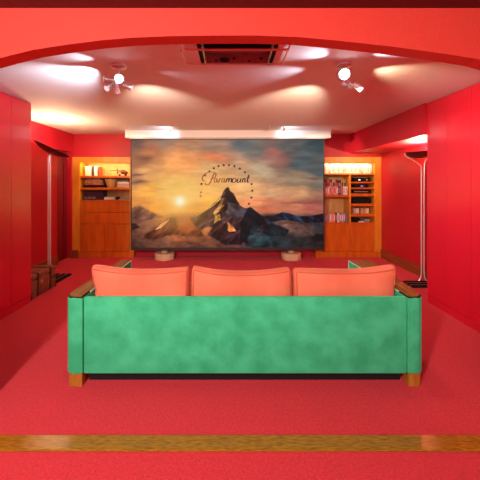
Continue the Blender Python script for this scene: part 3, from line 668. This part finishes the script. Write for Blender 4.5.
for s, xo, xi, xof, xif in ARMS:
    arm = spart('arm', MB().prism(arm_outline(xo, xi, xof, xif, s), ZB, ZT, 0.012, 3), 'velvet')
    spart('wooden_cap', MB().prism(arm_outline(xo, xi-s*0.0, xof, xif, s, 0.008), ZT+0.002, ZT+0.012, 0.003, 2), 'wood_arm', parent=arm)
    spart('cap_edge', MB().prism(arm_outline(xo, xi, xof, xif, s, 0.003), ZT-0.004, ZT+0.0045), 'black', parent=arm)
    # piping along the inner top edge and round the front
    spart('piping', MB().tube([(xi-s*0.0, SYB+0.12, ZT+0.002), (xif, SYF, ZT+0.002), (xif, SYF+0.002, ZB+0.02)], 0.006, 8), 'piping', parent=arm)
    spart('piping', MB().tube([(xi+s*0.001, SYB-0.002, ZB+0.01), (xi+s*0.001, SYB-0.002, ZT-0.004)], 0.004, 8), 'velvet', parent=arm)
    # legs
    lx = (xo+xi)/2
    o2 = arm_outline(xo, xi, xo, xi, s, 0.004, 0.06)
    leg = [p for p in o2 if p[1] < SYB+0.073]
    leg = [(x_, y_) for x_, y_ in leg]
    yy = SYB+0.075
    ll = leg+[(xo-s*0.010, yy), (xi+s*0.01, yy)] if s > 0 else [(xi+s*0.01, yy), (xo-s*0.010, yy)]+leg
    spart('leg', MB().prism(ll, 0.0, ZB), 'wood_leg')
    spart('leg', MB().box(min(xof, xif)+0.012, max(xof, xif)-0.012, SYF-0.12, SYF-0.015, 0.0, ZB, 0.003), 'wood_leg')
xi0, xi1 = SX0+0.131, SX1-0.125
spart('backrest', MB().box(xi0, xi1, SYB+0.006, SYB+0.055, ZB-0.003, ZT-0.004, 0.012, 3), 'velvet')
spart('piping', MB().tube([(xi0+0.01, SYB+0.012, ZT-0.003), (xi1-0.01, SYB+0.012, ZT-0.003)], 0.005, 8), 'velvet')
spart('under_sofa_shade', MB().box(xi0+0.01, xi1-0.01, SYB+0.078, SYF-0.14, 0.0, ZB+0.018), 'black')  # black block standing in for the floor shadow under the sofa
spart('seat_base', MB().box(xi0+0.002, xi1-0.002, SYB+0.09, SYF-0.03, ZB+0.02, 0.30, 0.012, 3), 'velvet')
for k in range(3):
    a = xi0+0.004+(xi1-xi0-0.008)*k/3; b2 = xi0+0.004+(xi1-xi0-0.008)*(k+1)/3
    spart('seat_pad', MB().box(a+0.002, b2-0.002, SYB+0.16, SYF-0.015, 0.302, 0.43, 0.035, 4), 'coral')
# loose back cushions
def cushion(x0, x1, yc, zb, zt, th, seed, lean, pk, flare):
    """boxy feather cushion: two puffed faces joined by a gusset, raised corners, sagging top"""
    bm = bmesh.new(); nu, nv = 30, 20; wd = (x1-x0)/2; ht = (zt-zb)/2; grid = {}
    for side in (-1, 1):
        for i in range(nu+1):
            for j in range(nv+1):
                u = math.sin(PI/2*(-1+2*i/nu)); v = math.sin(PI/2*(-1+2*j/nv))
                if (i in (0, nu) or j in (0, nv)) and side == 1:
                    grid[(1, i, j)] = grid[(-1, i, j)]; continue
                e = max((1-abs(u)**14)*(1-abs(v)**9), 0)
                t = th*0.5*(0.70*e**0.24+0.30*max((1-abs(u)**2.4)*(1-abs(v)**2.2), 0)**0.5)
                cr = 1-0.05*(abs(u)**7)*(abs(v)**7); x = u*wd*(1-0.010*(1-v*v))*cr; z = v*ht*cr
                if v > 0:
                    z += v*(-0.030*(1-u*u)*pk[2]+max(0, -u)**3*pk[0]+max(0, u)**3*pk[1])
                    x += max(0, v-0.2)**0.6*(flare[1]*max(0, u)**4-flare[0]*max(0, -u)**4)
                t *= 1+0.05*math.sin(u*5+seed)+0.04*math.sin(v*4+seed*2)
                t += 0.005*math.sin(v*15+seed)*max(0, abs(u)-0.8)*4*(1 if abs(u) < 0.99 else 0)
                if i in (0, nu) or j in (0, nv): t = 0
                grid[(side, i, j)] = bm.verts.new((x, side*t, z+ht))
    for side in (-1, 1):
        for i in range(nu):
            for j in range(nv):
                f = [grid[(side, i, j)], grid[(side, i+1, j)], grid[(side, i+1, j+1)], grid[(side, i, j+1)]]
                bm.faces.new(f[::-1] if side == 1 else f)
    a = 3; b_ = 3
    rim = [(i, b_) for i in range(a, nu-a+1)]+[(nu-a, j) for j in range(b_+1, nv-b_+1)]+[(i, nv-b_) for i in range(nu-a-1, a-1, -1)]+[(a, j) for j in range(nv-b_-1, b_-1, -1)]
    rp_ = [grid[(-1, i, j)].co+Vector((0, -0.001, 0)) for i, j in rim]
    o = MB(); o.bm.free(); o.bm = bm
    ob = o.build('back_cushion', 'coral', None, True, origin=(0, 0, 0))
    for p in ob.data.polygons: p.use_smooth = True
    ob.location = ((x0+x1)/2, yc, zb); ob.rotation_euler = (lean, 0, 0)
    MB().tube([tuple(p) for p in rp_]+[tuple(rp_[0])], 0.0045, 8).build('piping', 'coral_dark', ob, True, origin=(0, 0, 0))
    return ob
CY = 2.278
xc = [xi0+0.003, X(190.5, CY)-0.0, X(292.2, CY), xi1-0.003]
for k, (lb, pk, fl) in enumerate([('leftmost coral velvet back cushion on the green sofa, its outer corner raised', (0.030, 0.012, 0.5), (0.048, 0)),
                                  ('middle coral velvet back cushion on the green sofa, its top edge sagging', (0.022, 0.010, 1.0), (0, 0)),
                                  ('rightmost coral velvet back cushion on the green sofa, next to the right arm', (0.0, 0.030, 0.5), (0, 0.04))]):
    tag(cushion(xc[k]+0.005, xc[k+1]-0.005, CY, 0.436, 0.782, 0.19, k+2, math.radians(-5), pk, fl), lb, 'cushion', 'coral back cushions on the sofa')

# ------------------------------------------------------------------ ceiling recess unit
rcx, rcy = (hx0+hx1)/2, (hy0+hy1)/2
ru = thing('ceiling_lift_unit', (rcx, rcy, CZ), 'rectangular recessed ceiling unit with a black top and thin copper rods around it', 'ceiling unit')
hw, hd = (hx1-hx0)/2-0.001, (hy1-hy0)/2-0.001
MB().box(-hw, hw, -hd, hd, 0.13, 0.15).box(-hw, hw, -hd, -hd+0.006, 0.0, 0.13).build('housing', 'black', ru, origin=(0, 0, 0))
MB().box(-hw+0.02, hw-0.02, hd-0.012, hd, 0.002, 0.085).build('back_plate', 'grille', ru, origin=(0, 0, 0))
for k, px_ in enumerate((-0.17, -0.02, 0.10, 0.2)):
    MB().cyl((px_, hd-0.014, 0.03+0.02*(k % 2)), (px_, hd-0.012, 0.03+0.02*(k % 2)), 0.008+0.003*(k % 2)).build('bolt', 'black', ru, origin=(0, 0, 0))
MB().lathe([(0, -0.004), (0.035, -0.002), (0.04, 0.006), (0, 0.008)], (-0.1, hd-0.05, 0.02), 20).build('lens', 'black', ru, True, origin=(0, 0, 0))
for s in (-1, 1):
    MB().box(s*hw-0.004*s, s*(hw-0.03), -hd+0.01, hd, 0.0, 0.13).build('side_rail', 'black', ru, origin=(0, 0, 0))
    MB().box(s*(hw-0.031), s*(hw-0.040), -hd+0.02, hd-0.015, 0.0, 0.05).build('slide', 'satin', ru, origin=(0, 0, 0))
loop = [(-0.395, 2.15-rcy, -0.004), (-0.395, 2.15-rcy, -0.02), (-0.385, 2.15-rcy, -0.022), (0.355, 2.15-rcy, -0.022), (0.365, 2.15-rcy, -0.02), (0.365, 2.02-rcy, -0.004)]
MB().tube([(-0.39, 1.92-rcy, -0.014), (-0.39, 2.12-rcy, -0.014), (-0.375, 2.135-rcy, -0.014), (0.35, 2.135-rcy, -0.014), (0.365, 2.12-rcy, -0.014), (0.365, 1.92-rcy, -0.014)], 0.0085, 8).build('rod', 'copper', ru, True, origin=(0, 0, 0))
MB().tube([(-0.41, 2.15-rcy, -0.014), (-0.41, 2.375-rcy, -0.014), (-0.395, 2.39-rcy, -0.014), (0.35, 2.39-rcy, -0.014), (0.365, 2.375-rcy, -0.014), (0.365, 2.15-rcy, -0.014)], 0.0075, 8).build('rod', 'copper', ru, True, origin=(0, 0, 0))

# ------------------------------------------------------------------ ceiling spot clusters
def head(root, c, dirv, ln, r, lens, cap='chrome'):
    c = Vector(c); dv = Vector(dirv).normalized()
    hd_ = MB().cyl(c-dv*ln*0.5, c+dv*ln*0.5, r*0.72, r, 20).cyl(c-dv*ln*0.62, c-dv*ln*0.5, r*0.45, r*0.72, 20).build('lamp_head', cap, root, True, origin=(0, 0, 0))
    MB().cyl(c+dv*ln*0.5, c+dv*(ln*0.5+0.004), r*0.86, None, 20).build('lens', lens, hd_, origin=(0, 0, 0))
    fins = MB()
    for k in range(3): fins.cyl(c-dv*ln*(0.05+0.13*k), c-dv*ln*(0.05+0.13*k-0.03), r*1.02, None, 20)
    fins.build('cooling_ring', 'satin', hd_, True, origin=(0, 0, 0))
    return c+dv*(ln*0.5+0.02)
def arm_rod(root, a, b_):
    a = Vector(a); b_ = Vector(b_); m_ = (a+b_)/2+Vector((0, 0, -0.01))
    MB().tube([a, m_, b_], 0.006, 8).build('arm', 'chrome', root, True, origin=(0, 0, 0))
# left cluster
lx, ly = X(119, 2.45), 2.45
L1 = thing('ceiling_spotlight_cluster', (lx, ly, CZ), 'left chrome cluster of several small spot heads on the ceiling', 'spotlight cluster', 'chrome spotlight clusters')
MB().lathe([(0, 0), (0.06, 0), (0.058, -0.02), (0.02, -0.03), (0, -0.03)], (0, 0, 0), 28).build('canopy', 'chrome', L1, True, origin=(0, 0, 0))
MB().cyl((0, 0, -0.14), (0, 0, -0.03), 0.009).build('stem', 'chrome', L1, True, origin=(0, 0, 0))
HL = [((0.02, -0.03, -0.125), (0.15, -0.9, -0.25), 0.09, 0.036, 'bulb'),
      ((-0.075, 0.0, -0.12), (-1, -0.15, 0.12), 0.08, 0.030, 'bulb_dim'),
      ((-0.06, -0.04, -0.185), (-0.4, -0.6, -0.7), 0.08, 0.026, 'bulb_dim'),
      ((0.07, -0.01, -0.175), (0.9, 0.2, -0.3), 0.08, 0.026, 'bulb_dim'),
      ((0.0, -0.05, -0.205), (0.1, 0.6, -0.8), 0.07, 0.024, 'bulb_dim')]
for c, dv, ln, r, le in HL:
    head(L1, c, dv, ln, r, le); arm_rod(L1, (0, 0, min(-0.05, c[2]*0.6)), Vector(c))
# right cluster
rx_, ry_ = X(344, 2.42), 2.42
R1 = thing('ceiling_spotlight_cluster', (rx_, ry_, CZ), 'right chrome spot cluster on the ceiling, one head hanging low to the right', 'spotlight cluster', 'chrome spotlight clusters')
MB().lathe([(0, 0), (0.06, 0), (0.058, -0.02), (0.02, -0.03), (0, -0.03)], (0, 0, 0), 28).build('canopy', 'chrome', R1, True, origin=(0, 0, 0))
MB().cyl((0, 0, -0.15), (0, 0, -0.03), 0.009).build('stem', 'chrome', R1, True, origin=(0, 0, 0))
HR = [((-0.02, -0.03, -0.10), (-0.1, -0.9, -0.25), 0.09, 0.045, 'bulb'),
      ((0.10, -0.03, -0.20), (0.6, -0.4, -0.7), 0.075, 0.022, 'bulb_dim'),
      ((0.03, 0.02, -0.165), (0.9, 0.3, -0.2), 0.07, 0.024, 'bulb_dim')]
for c, dv, ln, r, le in HR:
    head(R1, c, dv, ln, r, le); arm_rod(R1, (0, 0, min(-0.05, c[2]*0.6)), Vector(c))
# their beams (starting near the heads; the warm rear pair is added)
def beam(ax, ay, dz, tx, ty, tz, p, col, deg, bl=0.7, r=0.015): spot('spotlight_beam', (ax, ay, CZ-dz), (tx, ty, tz), p, col, deg, bl, r)
beam(lx-0.15, ly+0.02, 0.10, -1.75, 2.86, CZ-0.02, 34, COOL, 80, 1.0)
beam(lx-0.15, ly+0.02, 0.26, -2.1, 3.0, CZ, 46, COOL, 85, 1.0)
beam(lx-0.06, ly-0.10, 0.07, -1.5, 2.20, CZ-0.01, 11, COOL, 60, 1.0)
beam(lx+0.12, ly+0.05, 0.09, -0.1, 2.85, CZ-0.03, 4, COOL, 40, 1.0)
beam(rx_-0.10, ry_-0.10, 0.10, 0.35, 2.10, CZ-0.02, 12, COOL, 75, 1.0)
beam(rx_+0.08, ry_-0.12, 0.09, 1.35, 2.10, CZ-0.02, 10, COOL, 70, 1.0)
beam(rx_+0.16, ry_+0.05, 0.12, 1.9, 2.75, CZ-0.01, 30, WARM, 60, 1.0)
beam(rx_-0.15, ry_+0.05, 0.12, 0.1, 2.75, CZ-0.01, 12, COOL, 60, 1.0)
beam(rx_-0.05, ry_+0.15, 0.30, 0.55, 4.4, CZ, 88, (1, 0.76, 0.50), 62, 0.8)  # added to warm the rear ceiling; no head points there
beam(lx+0.05, ly+0.15, 0.30, -0.75, 4.5, CZ, 76, (1, 0.78, 0.54), 72, 1.0)  # left half of the added rear ceiling glow
# downward beams into the room
beam(lx, ly+0.1, 0.26, -1.6, 4.6, 0.2, 42, NEUT, 110, 1.0, 0.04)
beam(rx_, ry_+0.1, 0.26, 1.6, 4.8, 0.2, 42, NEUT, 110, 1.0, 0.04)
beam(lx, ly-0.1, 0.26, -0.9, 1.6, 0.0, 10, NEUT, 100, 1.0, 0.04)
beam(rx_+0.05, ry_-0.1, 0.26, 2.42, 3.1, 1.6, 110, NEUT, 80, 1.0, 0.04)
beam(rx_+0.08, ry_-0.02, 0.26, 1.95, 2.6, 0.0, 34, NEUT, 70, 1.0, 0.05)
